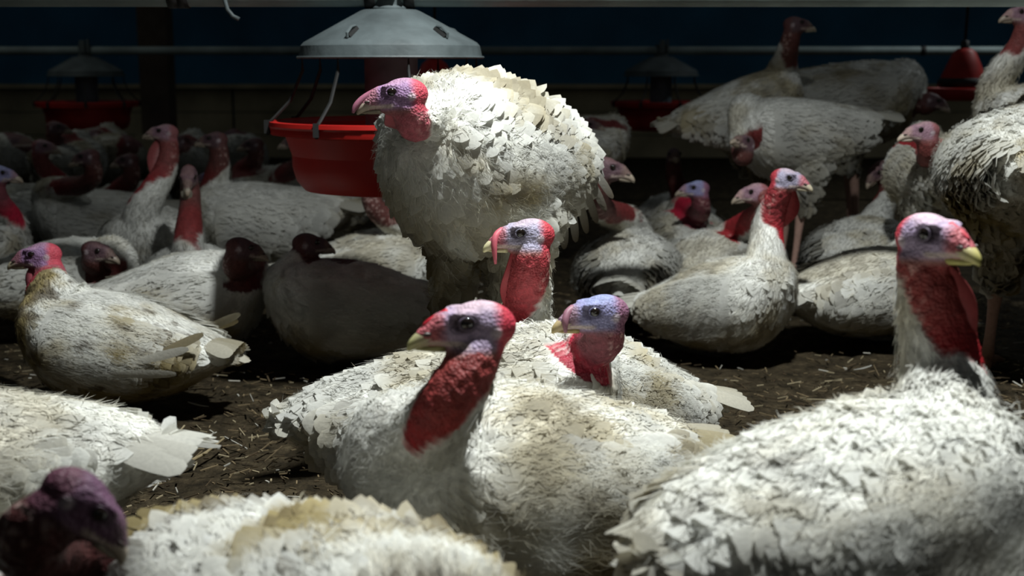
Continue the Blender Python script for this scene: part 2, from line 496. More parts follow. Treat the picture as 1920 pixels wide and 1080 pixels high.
FSHAPE_T = np.array([0, .22, .46, .70, .90, 1.0])
FSHAPE_W = np.array([.50, .84, 1.0, 1.02, .82, .40])
def feathers(p, n, d, L, W, lift, curl, camber, base_c, tip_c, off=.0, jag=.0, coarse=False, rng=None):
    """batch of feathers -> verts, faces, colours (6 or 4 stations by 3)"""
    N = len(p)
    T = FSHAPE_T if not coarse else np.array([0, .45, .8, 1.0])
    S = FSHAPE_W if not coarse else np.array([.5, 1.0, .9, .25])
    m = len(T)
    d = nrm(d - n*np.sum(d*n, 1, keepdims=True))
    s = np.cross(n, d)
    L = L[:, None]; W = W[:, None]; lift = lift[:, None]; curl = curl[:, None]
    along = L*T*np.cos(lift)
    up = off + L*(np.sin(lift)*T + curl*T**2)
    half = W*.5*S
    v = np.zeros((N, m, 3, 3))
    jit = (rng.normal(0, 1, (N, m, 2))*jag) if jag else np.zeros((N, m, 2))
    for k, j in enumerate((-1, 0, 1)):
        hw = half*j
        if j: hw = hw*(1+jit[:, :, 0 if j < 0 else 1])
        v[:, :, k] = p[:, None] + d[:, None]*(along - (abs(j)*half*.25))[..., None] + n[:, None]*(up - (abs(j)*half*camber))[..., None] + s[:, None]*hw[..., None]
    i0 = (np.arange(N)*m*3)[:, None]
    q = []
    for a in range(m-1):
        for b in range(2):
            k = a*3+b
            q.append(np.stack([k+0*i0, k+3+0*i0, k+4+0*i0, k+1+0*i0], -1)+i0[..., None])
    F = np.concatenate(q, 1).reshape(-1, 4)
    c = np.zeros((N, m, 3, 4)); c[..., 3] = 0
    tt = T[None, :, None, None]
    c[..., :3] = base_c[:, None, None, :]*(1-tt) + tip_c[:, None, None, :]*tt
    # barbs are soft: shade them partly with the normal of the coat below
    e = np.gradient(v, axis=1); g = np.gradient(v, axis=2)
    gn = nrm(np.cross(g, e)); gn = gn*np.sign((gn*n[:, None, None]).sum(-1, keepdims=True)+1e-9)
    global FNORM
    FNORM = nrm(.62*n[:, None, None] + .50*gn).reshape(-1, 3)
    return v.reshape(-1, 3), F, c.reshape(-1, 4)

FNORM = None
def soften(o, N):
    me = o.data
    if len(N) == len(me.vertices): me.normals_split_custom_set_from_vertices(N.tolist())

def strands(p, n, d, L, W, lift, c, rng):
    """thin barbs of down: a quad and a tip each"""
    N = len(p)
    d = nrm(d - n*np.sum(d*n, 1, keepdims=True)); s = np.cross(n, d)
    L = L[:, None]; lf = lift[:, None]
    a = p + n*.001
    m = p + d*(L*.55*np.cos(lf)) + n*(L*.55*np.sin(lf))
    t = p + d*(L*np.cos(lf*.3)) + n*(L*.85*np.sin(lf)) + s*(L*rng.normal(0, .18, (N, 1)))
    v = np.stack([a-s*W, a+s*W, m+s*W*.8, m-s*W*.8, t], 1)
    i = (np.arange(N)*5)[:, None]
    f = (i + np.array([0, 3, 2, 1])[None]).tolist() + (i + np.array([3, 4, 2])[None]).tolist()
    cc = np.repeat(np.hstack([c, np.zeros((N, 1))]), 5, 0)
    nn = np.repeat(nrm(n+.25*d), 5, 0)
    return v.reshape(-1, 3), f, cc, nn

SCHEMES = {
    # crown, face, back of head, neck, throat, chin, dark eye patch
    'lilac': dict(crown=(.42, .24, .36), face=(.34, .20, .37), back=(.55, .075, .11), neck=(.44, .11, .14), throat=(.40, .05, .07), chin=(.26, .11, .11), patch=.35, front=(.40, .17, .22)),
    'pale':  dict(crown=(.52, .42, .50), face=(.40, .37, .50), back=(.55, .06, .08), neck=(.38, .05, .06), throat=(.42, .012, .025), chin=(.29, .13, .115), patch=.75, front=(.46, .15, .18)),
    'blue':  dict(crown=(.30, .33, .55), face=(.27, .26, .46), back=(.30, .14, .22), neck=(.20, .055, .07), throat=(.46, .015, .045), chin=(.20, .09, .115), patch=.55, front=(.32, .20, .26)),
    'red':   dict(crown=(.62, .45, .53), face=(.40, .31, .45), back=(.58, .05, .08), neck=(.27, .045, .042), throat=(.34, .012, .018), chin=(.26, .11, .095), patch=.85, front=(.50, .13, .15)),
    'rose':  dict(crown=(.42, .26, .29), face=(.36, .21, .27), back=(.36, .13, .14), neck=(.24, .062, .058), throat=(.30, .022, .028), chin=(.27, .12, .12), patch=.3, front=(.44, .28, .27)),
    'shaded_plum':  dict(crown=(.13, .06, .11), face=(.15, .075, .13), back=(.12, .045, .07), neck=(.075, .022, .022), throat=(.07, .018, .018), chin=(.07, .03, .03), patch=.6, front=(.13, .07, .10)),  # purple skin with the shadow on the corner head painted into its colours
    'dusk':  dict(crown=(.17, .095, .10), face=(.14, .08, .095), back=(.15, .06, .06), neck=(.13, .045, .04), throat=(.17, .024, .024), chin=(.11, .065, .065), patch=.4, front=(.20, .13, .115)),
}
EYE = np.array([.019, .0212, .0085])
WHITE = np.array([.88, .875, .825]); STAIN = np.array([.42, .335, .15]); MUD = np.array([.11, .08, .045])

def head_colours(ph, S):
    x, y, z = ph[:, 0], ph[:, 1], ph[:, 2]
    c = np.tile(np.array(S['face']), (len(ph), 1))
    def mix(c, k, w): return c*(1-w[:, None]) + np.array(k)*w[:, None]
    nz = fbm(ph, 130)
    c = mix(c, S['crown'], sstep(.014, .026, z + .012*(nz-.5)))
    c = mix(c, S['front'], sstep(.034, .05, x + .01*(nz-.5)))
    c = mix(c, S['chin'], sstep(-.012, -.024, z))
    c = mix(c, S['back'], sstep(-.008, -.022, x + .012*(nz-.5)))
    d = np.sqrt(((x-EYE[0]-.003)/1.5)**2 + (z-EYE[2]+.001)**2)
    c = mix(c, (.045, .028, .04), S['patch']*sstep(.0125, .006, d))
    d2 = np.sqrt((x+.012)**2+(z+.001)**2)                     # ear spot
    c = mix(c, (.62, .52, .56), .75*sstep(.0085, .004, d2))
    lip = sstep(.0042, .0018, np.abs(z+.0135 - .0*(x-.03)))*sstep(.014, .022, x)
    c = mix(c, (.62, .50, .44), .8*lip)
    return c

FOOT = []
def turkey(label, body, yaw, head=None, hyaw=0, hpitch=0, hroll=0, stand=None, s=1.0, pitch=0, lod=1, scheme='rose', dirt=.4, ruffle=.3,
           bare=.45, hs=1.0, nk=1.0, hump=1.0, deep=1.0, wid=1.0, snood=None, wattle=.0, tone=1.0, wings=True, fl=1.0, legs=False, seed=0, neckm=(.42, .45),
           nmid=None, flight=0, droop=0.0, group='white turkeys of the flock', roll=0, bfront=.24, tdrop=.055, tail=.72, mud=.35, beakc=(.34, .28, .21), puff=0):
    rng = np.random.default_rng(100+seed)
    B = dict(wid=wid, hump=hump, deep=deep, td=tdrop if stand is None else 0.0)
    zc = .150*s*deep if stand is None else stand
    px, Y = body
    bc = np.array([xat(px, Y, zc), Y, zc])
    base = np.array([bc[0], bc[1], 0.0])
    RB = Rz(D(yaw)) @ Ry(-D(pitch)) @ Rx(D(roll))
    def W(p): return (np.asarray(p, float)*s) @ RB.T + bc
    root = empty('turkey', base)
    if stand is None or stand < .25: FOOT.append((bc[0], bc[1], D(yaw), .30*s, .18*s*wid))
    tag(root, label, 'turkey', group)
    nearest = lod == 0
    # ---- body volume: loft + neck + head, merged into one skin
    parts = []
    a = np.linspace(0, 2*np.pi, 28, endpoint=False)
    z0, w0, u0, d0 = prof(_XD, B)
    ca, sa = np.cos(a), np.sin(a)
    ring = np.zeros((len(_XD), 28, 3))
    ring[..., 0] = _XD[:, None]
    ring[..., 1] = w0[:, None]*ca*np.where(sa < 0, 1-.12*sa**2*0, 1)
    ring[..., 2] = z0[:, None] + np.where(sa > 0, u0[:, None]*sa, d0[:, None]*sa)
    parts.append(loft_faces(W(ring.reshape(-1, 3)).reshape(ring.shape)))
    RH = np.eye(3); hp = None
    if head is not None:
        RH = Rz(D(hyaw)) @ Ry(-D(hpitch)) @ Rx(D(hroll))
        eye_w = at(*head)
        hk = hs
        hp = eye_w - RH @ (np.array([EYE[0], 0, EYE[2]])*hk)
        def H(p): return (np.asarray(p, float)*hk) @ RH.T + hp
        for c, r in (((-.002, 0, .002), (.038, .0255, .0275)), ((.026, 0, .003), (.030, .0185, .0175)), ((.034, 0, -.004), (.028, .0170, .0175)), ((.008, 0, -.013), (.035, .0225, .0170)),
                     ((.05, 0, -.008), (.018, .0125, .0125)), ((.018, .0170, .0170), (.018, .0062, .0052)), ((.018, -.0170, .0170), (.018, .0062, .0052)),
                     ((.022, .0160, -.0035), (.014, .0060, .0050)), ((.022, -.0160, -.0035), (.014, .0060, .0050)),
                     ((-.012, .0225, -.001), (.007, .004, .007)), ((-.012, -.0225, -.001), (.007, .004, .007))):
            v, f = ellipsoid(c, r, 18, 12)
            parts.append((H(v), f))
        # neck
        P0, Pb = W((.07, 0, .02)), W((.165, 0, .085))
        P1 = H((-.004, 0, -.012))
        T0 = nrm(RB @ np.array([.55, 0, .83])); T1 = nrm(RH @ np.array([.22, 0, 1.0]))
        dist = np.linalg.norm(P1-Pb)
        tt = np.linspace(0, 1, 30)[:, None]
        if nmid is None:
            h0, h1 = Pb+T0*dist*neckm[0], P1-T1*dist*neckm[1]
            cur = (1-tt)**3*Pb + 3*(1-tt)**2*tt*h0 + 3*(1-tt)*tt**2*h1 + tt**3*P1
        else:
            Q = at(*nmid)
            ctrl = np.array([Pb-T0*.05, Pb, Q, P1, P1+T1*.04])
            cur = []
            for i in (0, 1):
                p_, a_, b_, n_ = ctrl[i], ctrl[i+1], ctrl[i+2], ctrl[i+3]
                for t in np.linspace(0, 1, 16)[(1 if i else 0):]:
                    cur.append(.5*(2*a_ + (b_-p_)*t + (2*p_-5*a_+4*b_-n_)*t*t + (3*a_-p_-3*b_+n_)*t**3))
            cur = np.array(cur)
        cur = np.vstack([P0[None], (P0+Pb)[None]/2, cur])
        seg = np.r_[0, np.cumsum(np.linalg.norm(np.diff(cur, axis=0), axis=1))]
        U = np.clip((seg-seg[2])/(seg[-1]-seg[2]), 0, 1)
        fwd = nrm(RH[:, 0]*.8 + RB[:, 0]*.35 + 1e-6)
        rad = nk*(np.interp(U, [0, .15, .4, .7, 1], [.074*s, .060*s, .041, .034, .0275]))
        rad[0] *= 1.05
        ntan, nside, nfront = frames(cur, fwd)
        parts.append(tube(cur, rad*.95, 20, fwd, rad*1.06))
        # throat skin hanging in front of the neck
    if stand is not None:
        for sg in (-1, 1):
            top, hock = W((-.02, sg*.085, -.04)), W((.0, sg*.085, -.235*deep))
            hock = np.array([hock[0], hock[1], max(hock[2], .16)])
            parts.append(tube(np.linspace(top, hock, 8), np.array([.085, .085, .078, .066, .052, .04, .032, .026])*s, 14, (1, 0, .1)))
    vs_, fs_, n0 = [], [], 0
    for v, f in parts:
        vs_.append(v); fs_ += [[i+n0 for i in q] for q in f]; n0 += len(v)
    me = bpy.data.meshes.new('tmp'); me.from_pydata(np.vstack(vs_).tolist(), [], fs_)
    ob = bpy.data.objects.new('tmp', me); col.objects.link(ob)
    r = ob.modifiers.new('r', 'REMESH'); r.mode = 'VOXEL'; r.voxel_size = (.0034, .0058, .0085)[lod]; r.use_smooth_shade = True
    sm = ob.modifiers.new('s', 'SMOOTH'); sm.factor = .5; sm.iterations = (5, 3, 2)[lod]
    dg = bpy.context.evaluated_depsgraph_get()
    em = bpy.data.meshes.new_from_object(ob.evaluated_get(dg))
    bpy.data.objects.remove(ob); bpy.data.meshes.remove(me)
    nv = len(em.vertices)
    V = np.empty(nv*3); em.vertices.foreach_get('co', V); V = V.reshape(-1, 3)
    Nn = np.empty(nv*3); em.vertex_normals.foreach_get('vector', Nn); Nn = Nn.reshape(-1, 3)
    em.calc_loop_triangles()
    T = np.empty(len(em.loop_triangles)*3, np.int32); em.loop_triangles.foreach_get('vertices', T); T = T.reshape(-1, 3)
    # flatten what would sink into the litter
    V[:, 2] = np.where(V[:, 2] < .006, .006 + (V[:, 2]-.006)*.02, V[:, 2])

    def regions(P):
        """neck parameter, closeness to the neck, front-ness, head flag, flow direction"""
        lb = ((P-bc) @ RB)/s
        flow = np.tile(RB @ np.array([-1.0, 0, 0]), (len(P), 1))
        # feathers fall down a little on breast and flanks
        flow = flow + np.outer(sstep(.08, .22, lb[:, 0]), np.array([0, 0, -.9])) + np.outer(.25*sstep(.04, -.1, lb[:, 2]), np.array([0, 0, -1.]))
        if hp is None:
            z = np.zeros(len(P)); return z, z, z, z.astype(bool), flow, lb, P*0
        dd = ((P[:, None]-cur[None])**2).sum(-1)
        k = dd.argmin(1); dm = np.sqrt(dd[np.arange(len(P)), k])
        u = U[k]
        near = sstep(2.1, 1.25, dm/rad[k])*(k > 2)
        rv = nrm(P-cur[k])
        front = (rv*nfront[k]).sum(1)
        ph = ((P-hp) @ RH)/hk
        hd = (k >= len(cur)-2) | ((np.abs(ph[:, 0]-.014) < .055) & (ph[:, 2] > -.026) & (np.abs(ph[:, 1]) < .034) & (ph[:, 2] < .045) & (u > .8))
        flow = flow*(1-near[:, None]) - ntan[k]*near[:, None]
        return u, near, front, hd, flow, lb, ph
    S = SCHEMES[scheme]
    def bareness(P, u, near, front, hd):
        b = sstep(-.05, .05, u - (bare - bfront*front) + .22*(noise(P, 38, seed)-.5)) * (near > .3)
        return np.where(hd, 1.0, b)
    def plume_colour(P, lb):
        n1 = fbm(P-base, 7, seed*3.1); n2 = fbm(P-base, 19, seed*1.7+4); n3 = fbm(P-base, 34, seed+8)
        w = np.clip(dirt*1.15*sstep(.46, .66, n1*.7+n2*.3) + dirt*.85*sstep(.03, -.12, lb[:, 2])*sstep(.25, .55, n2) + .25*dirt*sstep(.05, -.3, lb[:, 0])*sstep(.35, .6, n2), 0, .95)
        m = np.clip(mud*.9*sstep(.555, .65, n3*.6+n1*.4) + mud*1.3*sstep(-.09, -.15, lb[:, 2])*sstep(.38, .6, n2), 0, .9)
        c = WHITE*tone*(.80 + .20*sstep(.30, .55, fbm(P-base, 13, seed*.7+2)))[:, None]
        c = c*(1-w[:, None]) + STAIN*tone*w[:, None]
        return c*(1-m[:, None]) + MUD*m[:, None]
    u, near, front, hd, flow, lb, ph = regions(V)
    C = np.ones((nv, 4))
    under = plume_colour(V, lb)*.92
    bn = bareness(V, u, near, front, hd)
    skin = np.zeros((nv, 3))
    if hp is not None:
        spk = fbm(V-base, 95, seed)
        nc = np.array(S['neck'])*(1-sstep(.75, .45, u)[:, None]) + np.array(S['throat'])*sstep(.75, .45, u)[:, None]
        nc = nc*(.65+.7*spk[:, None]) + np.outer(sstep(.62, .72, noise(V-base, 170, seed))*sstep(.2, -.4, front)*.5, (.5, .4, .36))
        hc = head_colours(ph, S)
        wh = sstep(.86, .99, u)*0 + hd*sstep(-.034, -.018, ph[:, 2])
        skin = nc*(1-wh[:, None]) + hc*wh[:, None]
        # caruncles push the bare neck in and out
        V = V + Nn*((noise(V-base, 120, seed)-.5)*.0042*bn*(1-wh))[:, None]*(1 if nearest else .6)
    lump = (np.abs(noise(V-base, 24, seed+2)-.5)*2*.6 + np.abs(noise(V-base, 43, seed+6)-.5)*2*.4)
    V = V + Nn*((.5-lump)*(.004+.016*ruffle)*(1-bn)*(1-.6*near)*(0 if lod == 2 else 1))[:, None]
    V[:, 2] = np.maximum(V[:, 2], .005)
    C[:, :3] = under*(1-bn[:, None]) + skin*bn[:, None]
    C[:, 3] = bn
    em.vertices.foreach_set('co', (V-base).ravel())
    a_ = em.color_attributes.new('Col', 'FLOAT_COLOR', 'POINT'); a_.data.foreach_set('color', C.astype(np.float32).ravel())
    em.materials.clear(); em.materials.append(M_BODY)
    em.polygons.foreach_set('use_smooth', np.ones(len(em.polygons), bool))
    em.name = 'body'; em.update()
    bo = bpy.data.objects.new('body', em); col.objects.link(bo); bo.parent = root
    # ---- plumage
    def scatter(mask, spacing, over=5):
        t = T[mask[T].all(1)]
        if len(t) == 0: return None
        A = V[t]
        ar = .5*np.linalg.norm(np.cross(A[:, 1]-A[:, 0], A[:, 2]-A[:, 0]), axis=1)
        n = int(ar.sum()/spacing**2*over)+4
        k = rng.choice(len(t), n, p=ar/ar.sum())
        b = rng.dirichlet((1, 1, 1), n)
        P = (A[k]*b[..., None]).sum(1)
        NN = nrm((Nn[t[k]]*b[..., None]).sum(1))
        key = np.floor(P/(spacing*1.02)).astype(np.int64)
        _, idx = np.unique(key[:, 0]*73856093 ^ key[:, 1]*19349663 ^ key[:, 2]*83492791, return_index=True)
        return P[idx], NN[idx]
    allv, allf, allc, alln, cnt = [], [], [], [], 0
    def emit(v, f, c):
        nonlocal cnt
        allv.append(v); allf.append(f+cnt); allc.append(c); alln.append(FNORM); cnt += len(v)
    def coat(mask, spacing, L, Wd, lift, curl, jitter, jag, off=.001, scale_by=None):
        g = scatter(mask, spacing)
        if g is None: return
        P, NN = g
        uu, nn_, ff, hh, fl_, lb_, _ = regions(P)
        keep = (bareness(P, uu, nn_, ff, hh) < .45) & (P[:, 2] > .012)
        P, NN, fl_, lb_, nn_ = P[keep], NN[keep], fl_[keep], lb_[keep], nn_[keep]
        if len(P) == 0: return
        N = len(P)
        d = nrm(nrm(fl_) + rng.normal(0, jitter, (N, 3)))
        sc = rng.uniform(.75, 1.25, N)
        rf = np.clip(rng.normal(lift, lift*.4+.01, N), -.01, 1.0)
        if puff: rf = rf + puff*sstep(.04, .14, lb_[:, 2])*rng.uniform(.2, 1, N)
        bcol = plume_colour(P, lb_)*rng.uniform(.86, 1.08, (N, 1))
        tcol = plume_colour(P+d*L*.8, lb_)*rng.uniform(.88, 1.10, (N, 1))
        v, f, c = feathers(P - NN*.002, NN, d, L*sc, Wd*sc*rng.uniform(.85, 1.2, N), rf, rng.normal(0, .06, N) - .14, .62, np.clip(bcol, 0, .92), np.clip(tcol, 0, .92), off, jag, not nearest, rng)
        emit(v, f, c)
    neckmask = (near > .5) & (u > .06) & ~hd
    sp = (.0125, .019, .028)[lod]*s
    Lb = (.040, .050, .062)[lod]*s*fl
    coat(~neckmask & ~hd, sp, Lb, Lb*.84, .07+.15*ruffle, 0, .10+.20*ruffle, .03+.05*ruffle)
    if hp is not None:
        coat(neckmask, (.0075, .011, .017)[lod], (.020, .024, .032)[lod], (.011, .014, .020)[lod], .10+.25*ruffle, 0, .22, .12)
    # fine down over everything
    g = scatter(~hd, (.0074, .0115, .022)[lod], 3)
    if g is not None:
        P, NN = g
        uu, nn_, ff, hh, fl_, lb_, _ = regions(P)
        keep = (bareness(P, uu, nn_, ff, hh) < .5) & (P[:, 2] > .012)
        P, NN, fl_, lb_ = P[keep], NN[keep], fl_[keep], lb_[keep]
        N = len(P)
        P = P + NN*(rng.uniform(.001, .007, (N, 1))*(.35+ruffle))
        sc = rng.uniform(.6, 1.4, N)
        v, f, c, q_ = strands(P, NN, nrm(nrm(fl_)+rng.normal(0, .25+.3*ruffle, (N, 3))), (.026, .027, .030)[lod]*sc*(.8+.4*ruffle), (.0006, .0011, .0022)[lod], rng.uniform(.02, .10+.26*ruffle, N), np.clip(plume_colour(P, lb_)*rng.uniform(.9, 1.1, (N, 1)), 0, .92), rng)
        dv, df, dc, dn = v, f, c, q_
        dv[:, 2] = np.maximum(dv[:, 2], .004)
        do = mesh_obj('down', dv, df, M_FEA, root, base, dc); do['kind'] = 'stuff'; soften(do, dn)
    if allv:
        vv = np.vstack(allv); vv[:, 2] = np.maximum(vv[:, 2], .004)
        po = mesh_obj('plumage', vv, np.vstack(allf), M_FEA, root, base, np.vstack(allc)); po['kind'] = 'stuff'; soften(po, np.vstack(alln))
    # ---- wings: covert shell plus separate flight feathers
    if wings and lod < 2:
        for sg in (-1, 1):
            gx = np.linspace(-.20, .125, 14); gt = np.linspace(-.62, .78, 10)
            GX, GT = np.meshgrid(gx, gt, indexing='ij')
            zz, ww, uu_, dd_ = prof(GX.ravel(), B)
            ang = GT.ravel()*1.0 + droop*(-.6)
            edge = (1-np.clip(np.abs(GT.ravel()-.08)/.72, 0, 1)**4)*(1-np.clip(np.abs(GX.ravel()+.04)/.17, 0, 1)**4)
            sn, cs = np.sin(ang), np.cos(ang)
            off = .004 + .012*edge
            p = np.stack([GX.ravel(), sg*(ww*cs + off*cs), zz + np.where(sn > 0, uu_, dd_)*sn + off*sn], -1)
            n_ = np.stack([np.zeros(len(p)), sg*cs, sn], -1)
            pw = W(p); nw = nrm(n_ @ RB.T)
            q = [[i*10+j, (i+1)*10+j, (i+1)*10+j+1, i*10+j+1] for i in range(13) for j in range(9)]
            k_ = q[60]
            if np.dot(np.cross(pw[k_[1]]-pw[k_[0]], pw[k_[2]]-pw[k_[0]]), nw[k_[0]]) < 0: q = [k[::-1] for k in q]
            mb = MB()
            lbp = p
            mb.add(pw, q, np.clip(np.hstack([plume_colour(pw, lbp), np.zeros((len(pw), 1))]), 0, 1))
            # coverts, in rows from shoulder to tip, and barbs over them
            def on_wing(x, t):
                z_, w_, u_, d_ = prof(x, B)
                an = t + droop*(-.6)
                ed = (1-np.clip(np.abs(t-.08)/.72, 0, 1)**4)*(1-np.clip(np.abs(x+.04)/.17, 0, 1)**4)
                sn_, cs_ = np.sin(an), np.cos(an)
                of = .004 + .012*ed
                q_ = np.stack([x, sg*(w_*cs_ + of*cs_), z_ + np.where(sn_ > 0, u_, d_)*sn_ + of*sn_], -1)
                return q_, W(q_), nrm(np.stack([np.zeros(len(x)), sg*cs_, sn_], -1) @ RB.T), ed
            xs_, ts_ = np.meshgrid(np.linspace(-.195, .115, (30, 15)[lod]), np.linspace(-.58, .74, (26, 13)[lod]))
            xs_ = xs_.ravel() + rng.normal(0, .007, xs_.size); ts_ = ts_.ravel() + rng.normal(0, .03, ts_.size)
            ql, qw, qn, ed = on_wing(xs_, ts_)
            k_ = ed > .06
            ql, qw, qn, m_ = ql[k_], qw[k_], qn[k_], int(k_.sum())
            d = RB @ np.array([-1, 0, -.18]) + rng.normal(0, .06+.22*ruffle, (m_, 3))
            cc = plume_colour(qw, ql)
            Lw = (.034, .048)[lod]*s*fl*rng.uniform(.75, 1.3, m_)*np.interp(ql[:, 0], [-.2, .12], [1.35, .8])
            v, f, c = feathers(qw-qn*.002, qn, d, Lw, Lw*.74, np.clip(rng.normal(.07+.15*ruffle, .02+.05*ruffle, m_), 0, .6), rng.normal(-.14, .05, m_), .62,
                               np.clip(cc*rng.uniform(.9, 1.05, (m_, 1)), 0, .92), np.clip(cc*rng.uniform(.92, 1.08, (m_, 1)), 0, .92), .0, .05, not nearest, rng)
            mb.v.append(np.maximum(v, np.array([-99, -99, .004]))); mb.c.append(c); mb.f.extend((f+mb.n).tolist()); mb.n += len(v)
            wn = [nw, FNORM]
            m_ = (1700, 380)[lod]
            ql, qw, qn, ed = on_wing(rng.uniform(-.19, .11, m_), rng.uniform(-.56, .72, m_))
            v, f, c, q_ = strands(qw+qn*rng.uniform(.002, .008, (m_, 1)), qn, RB @ np.array([-1, 0, -.18]) + rng.normal(0, .2+.3*ruffle, (m_, 3)), (.024, .028)[lod]*rng.uniform(.6, 1.4, m_), (.0006, .0011)[lod], rng.uniform(.02, .10+.26*ruffle, m_),
                                  np.clip(plume_colour(qw, ql)*rng.uniform(.9, 1.1, (m_, 1)), 0, .92), rng)
            mb.v.append(np.maximum(v, np.array([-99, -99, .004]))); mb.c.append(c); mb.f.extend([[i_+mb.n for i_ in g_] for g_ in f]); mb.n += len(v)
            wn.append(q_)
            wo = mb.build('wing', M_FEA, root, base); soften(wo, np.vstack(wn))
            if flight:
                for k in range(flight):
                    t = k/max(1, flight-1)
                    x0 = -.07 - .09*t
                    ang = -.42 + .62*t - droop*(.9-.6*t)
                    z_, w_, u_, d_ = [float(q_[0]) for q_ in prof(np.array([x0]), B)]
                    o_ = .022 - .006*t
                    p0 = np.array([[x0, sg*(w_+o_)*math.cos(ang), z_ + (u_ if ang > 0 else d_)*math.sin(ang)]])
                    nl = np.array([[0, sg*math.cos(ang), math.sin(ang)]])
                    dl = np.array([[-1.0, -sg*.55, -.10 + .26*t - droop*1.1]])
                    cc = plume_colour(W(p0), p0)*(.75+.25*rng.random())
                    v, f, c = feathers(W(p0), nrm(nl @ RB.T), dl @ RB.T, np.array([.16*s-.03*t]), np.array([.021*s]), np.array([.02]), np.array([-.05]), .25, np.clip(cc, 0, .9), np.clip(cc*.9 if droop < .3 else cc*.12+np.array([.11, .08, .045]), 0, .9), .003, .0, False, rng)
                    v[:, 2] = np.maximum(v[:, 2], .004)
                    soften(mesh_obj('flight_feather', v, f, M_FEA, wo, base, c), FNORM)
    # ---- tail
    if lod < 2:
        n_ = 9
        mb = MB()
        for k in range(n_):
            t = (k-(n_-1)/2)/((n_-1)/2)
            p0 = W(np.array([[-.25, t*.045, .085+.012*(1-abs(t))-B['td']*.9]]))
            dl = np.array([[-1, t*.30, -.12]]) @ RB.T
            nl = np.array([[.05, t*.55, 1.0]]) @ RB.T
            cc = plume_colour(p0, np.array([[-.28, 0, .02]]))*(.8+.2*rng.random())*(1-.5*dirt) + STAIN*tone*.4*dirt
            v, f, c = feathers(p0, nrm(nl), dl, np.array([.15*s*tail]), np.array([.040*s]), np.array([.03]), np.array([-.12]), .2, np.clip(cc, 0, .9), np.clip(cc*.92, 0, .9), .002*k, .03, False, rng)
            v[:, 2] = np.maximum(v[:, 2], .004)
            mb.v.append(v); mb.c.append(c); mb.f.extend((f+mb.n).tolist()); mb.n += len(v)
        mb.build('tail', M_FEA, root, base)
    # ---- head furniture
    if hp is not None:
        big = lod < 2
        ms = 12 if big else 8
        bx = np.linspace(0, 1, 9 if big else 6)
        bz = -.0075 - .004*bx - .0115*bx**2.6
        bxx = .045 + .033*bx - .003*bx**4
        bw = .0128*(1-bx)**.55 + .0010; bh = .0112*(1-bx)**.6 + .0014
        pts = np.stack([bxx, 0*bx, bz], -1)
        v, f = tube(pts, bw, ms, (0, 0, 1), bh)
        tb = np.clip((v[:, 0]-.046)/.03, 0, 1)[:, None]
        c = np.array([.52, .42, .36])*(1-tb) + np.array(beakc)*tb
        mb = MB(); mb.add(H(v), f, c); bk = mb.build('beak', M_HORN, root, base)
        lx = np.linspace(0, 1, 6)
        v, f = tube(np.stack([.038+.031*lx, 0*lx, -.0190-.002*lx], -1), .0105*(1-lx)**.6+.0008, ms, (0, 0, 1), .0052*(1-lx)**.6+.0008)
        mb = MB(); mb.add(H(v), f, np.array(beakc)*.8); mb.build('lower_mandible', M_HORN, bk, base)
        if big:
            for sg in (-1, 1):
                v, f = ellipsoid((.0575, sg*.0105, -.0045), (.0052, .0022, .0024), 10, 6)
                mb = MB(); mb.add(H(v), f, (.06, .04, .035)); mb.build('nostril', M_HORN, bk, base)
        for sg in (-1, 1):
            v, f = ellipsoid((EYE[0], sg*EYE[1], EYE[2]), (.0070, .0046, .0068), 14 if big else 8, 8 if big else 5)
            mb = MB(); mb.add(H(v), f); ey = mb.build('eye', M_EYE, root, base, colour=False)
            if nearest:
                q = np.linspace(0, 2*np.pi, 25)
                v, f = tube(np.stack([EYE[0]+.0084*np.cos(q), np.full(25, sg*(EYE[1]+.0006)), EYE[2]+.0064*np.sin(q)], -1), .0014, 6, (0, sg, 0))
                mb = MB(); mb.add(H(v), f, np.array(S['face'])*(.75-.45*S['patch'])); mb.build('eyelid', M_SKIN, ey, base)
        if snood is not None:
            sp_ = np.array(snood['pts']); tt = np.linspace(0, 1, 12)
            pts = np.stack([np.interp(tt, np.linspace(0, 1, len(sp_)), sp_[:, i]) for i in range(3)], -1)
            for _ in range(2): pts[1:-1] = (pts[:-2]+2*pts[1:-1]+pts[2:])/4
            rr = snood.get('r', .006)*np.interp(tt, [0, .2, .7, 1], [1.15, 1.0, .8, .35])
            v, f = tube(pts, rr, 10, (0.1, 0, 1))
            mb = MB(); mb.add(H(v), f, snood.get('c', S['front'])); mb.build('snood', M_SKIN, root, base)
        if wattle:
            # thin flap of skin from chin to throat
            k1 = int(np.searchsorted(U, .52 if wattle < 2 else .3))
            top = H((.030, 0, -.022)); bot = cur[k1] + nfront[k1]*rad[k1]*.95
            tt = np.linspace(0, 1, 12)[:, None]
            inn = np.array([cur[min(len(cur)-1, int(round(len(cur)-1 - (len(cur)-1-k1)*float(q)**.8)))] for q in tt[:, 0]])
            outr = top*(1-tt) + bot*tt + nrm(nfront[k1])*(.016*min(wattle, 1.6)*np.sin(np.pi*tt))
            sd = nside[k1]
            vv, ff = [], []
            wob = np.sin(tt*7)*.003
            for g in (-1, 1):
                for q in (0, .5, 1):
                    vv.append(inn*(1-q) + outr*q + sd*(g*.0035*(1-.65*q)) + sd*wob*q)
            v = np.array(vv); m = 12
            order = [0, 1, 2, 5, 4, 3]
            lv = np.stack([v[o_] for o_ in order], 1)
            v2, f2 = loft_faces(lv)
            cw = np.array(S['throat'])*.55 + np.array(S['neck'])*.6 + np.array([.02, .03, .03])
            mb = MB(); mb.add(v2, f2, cw); mb.build('wattle', M_SKIN, root, base)
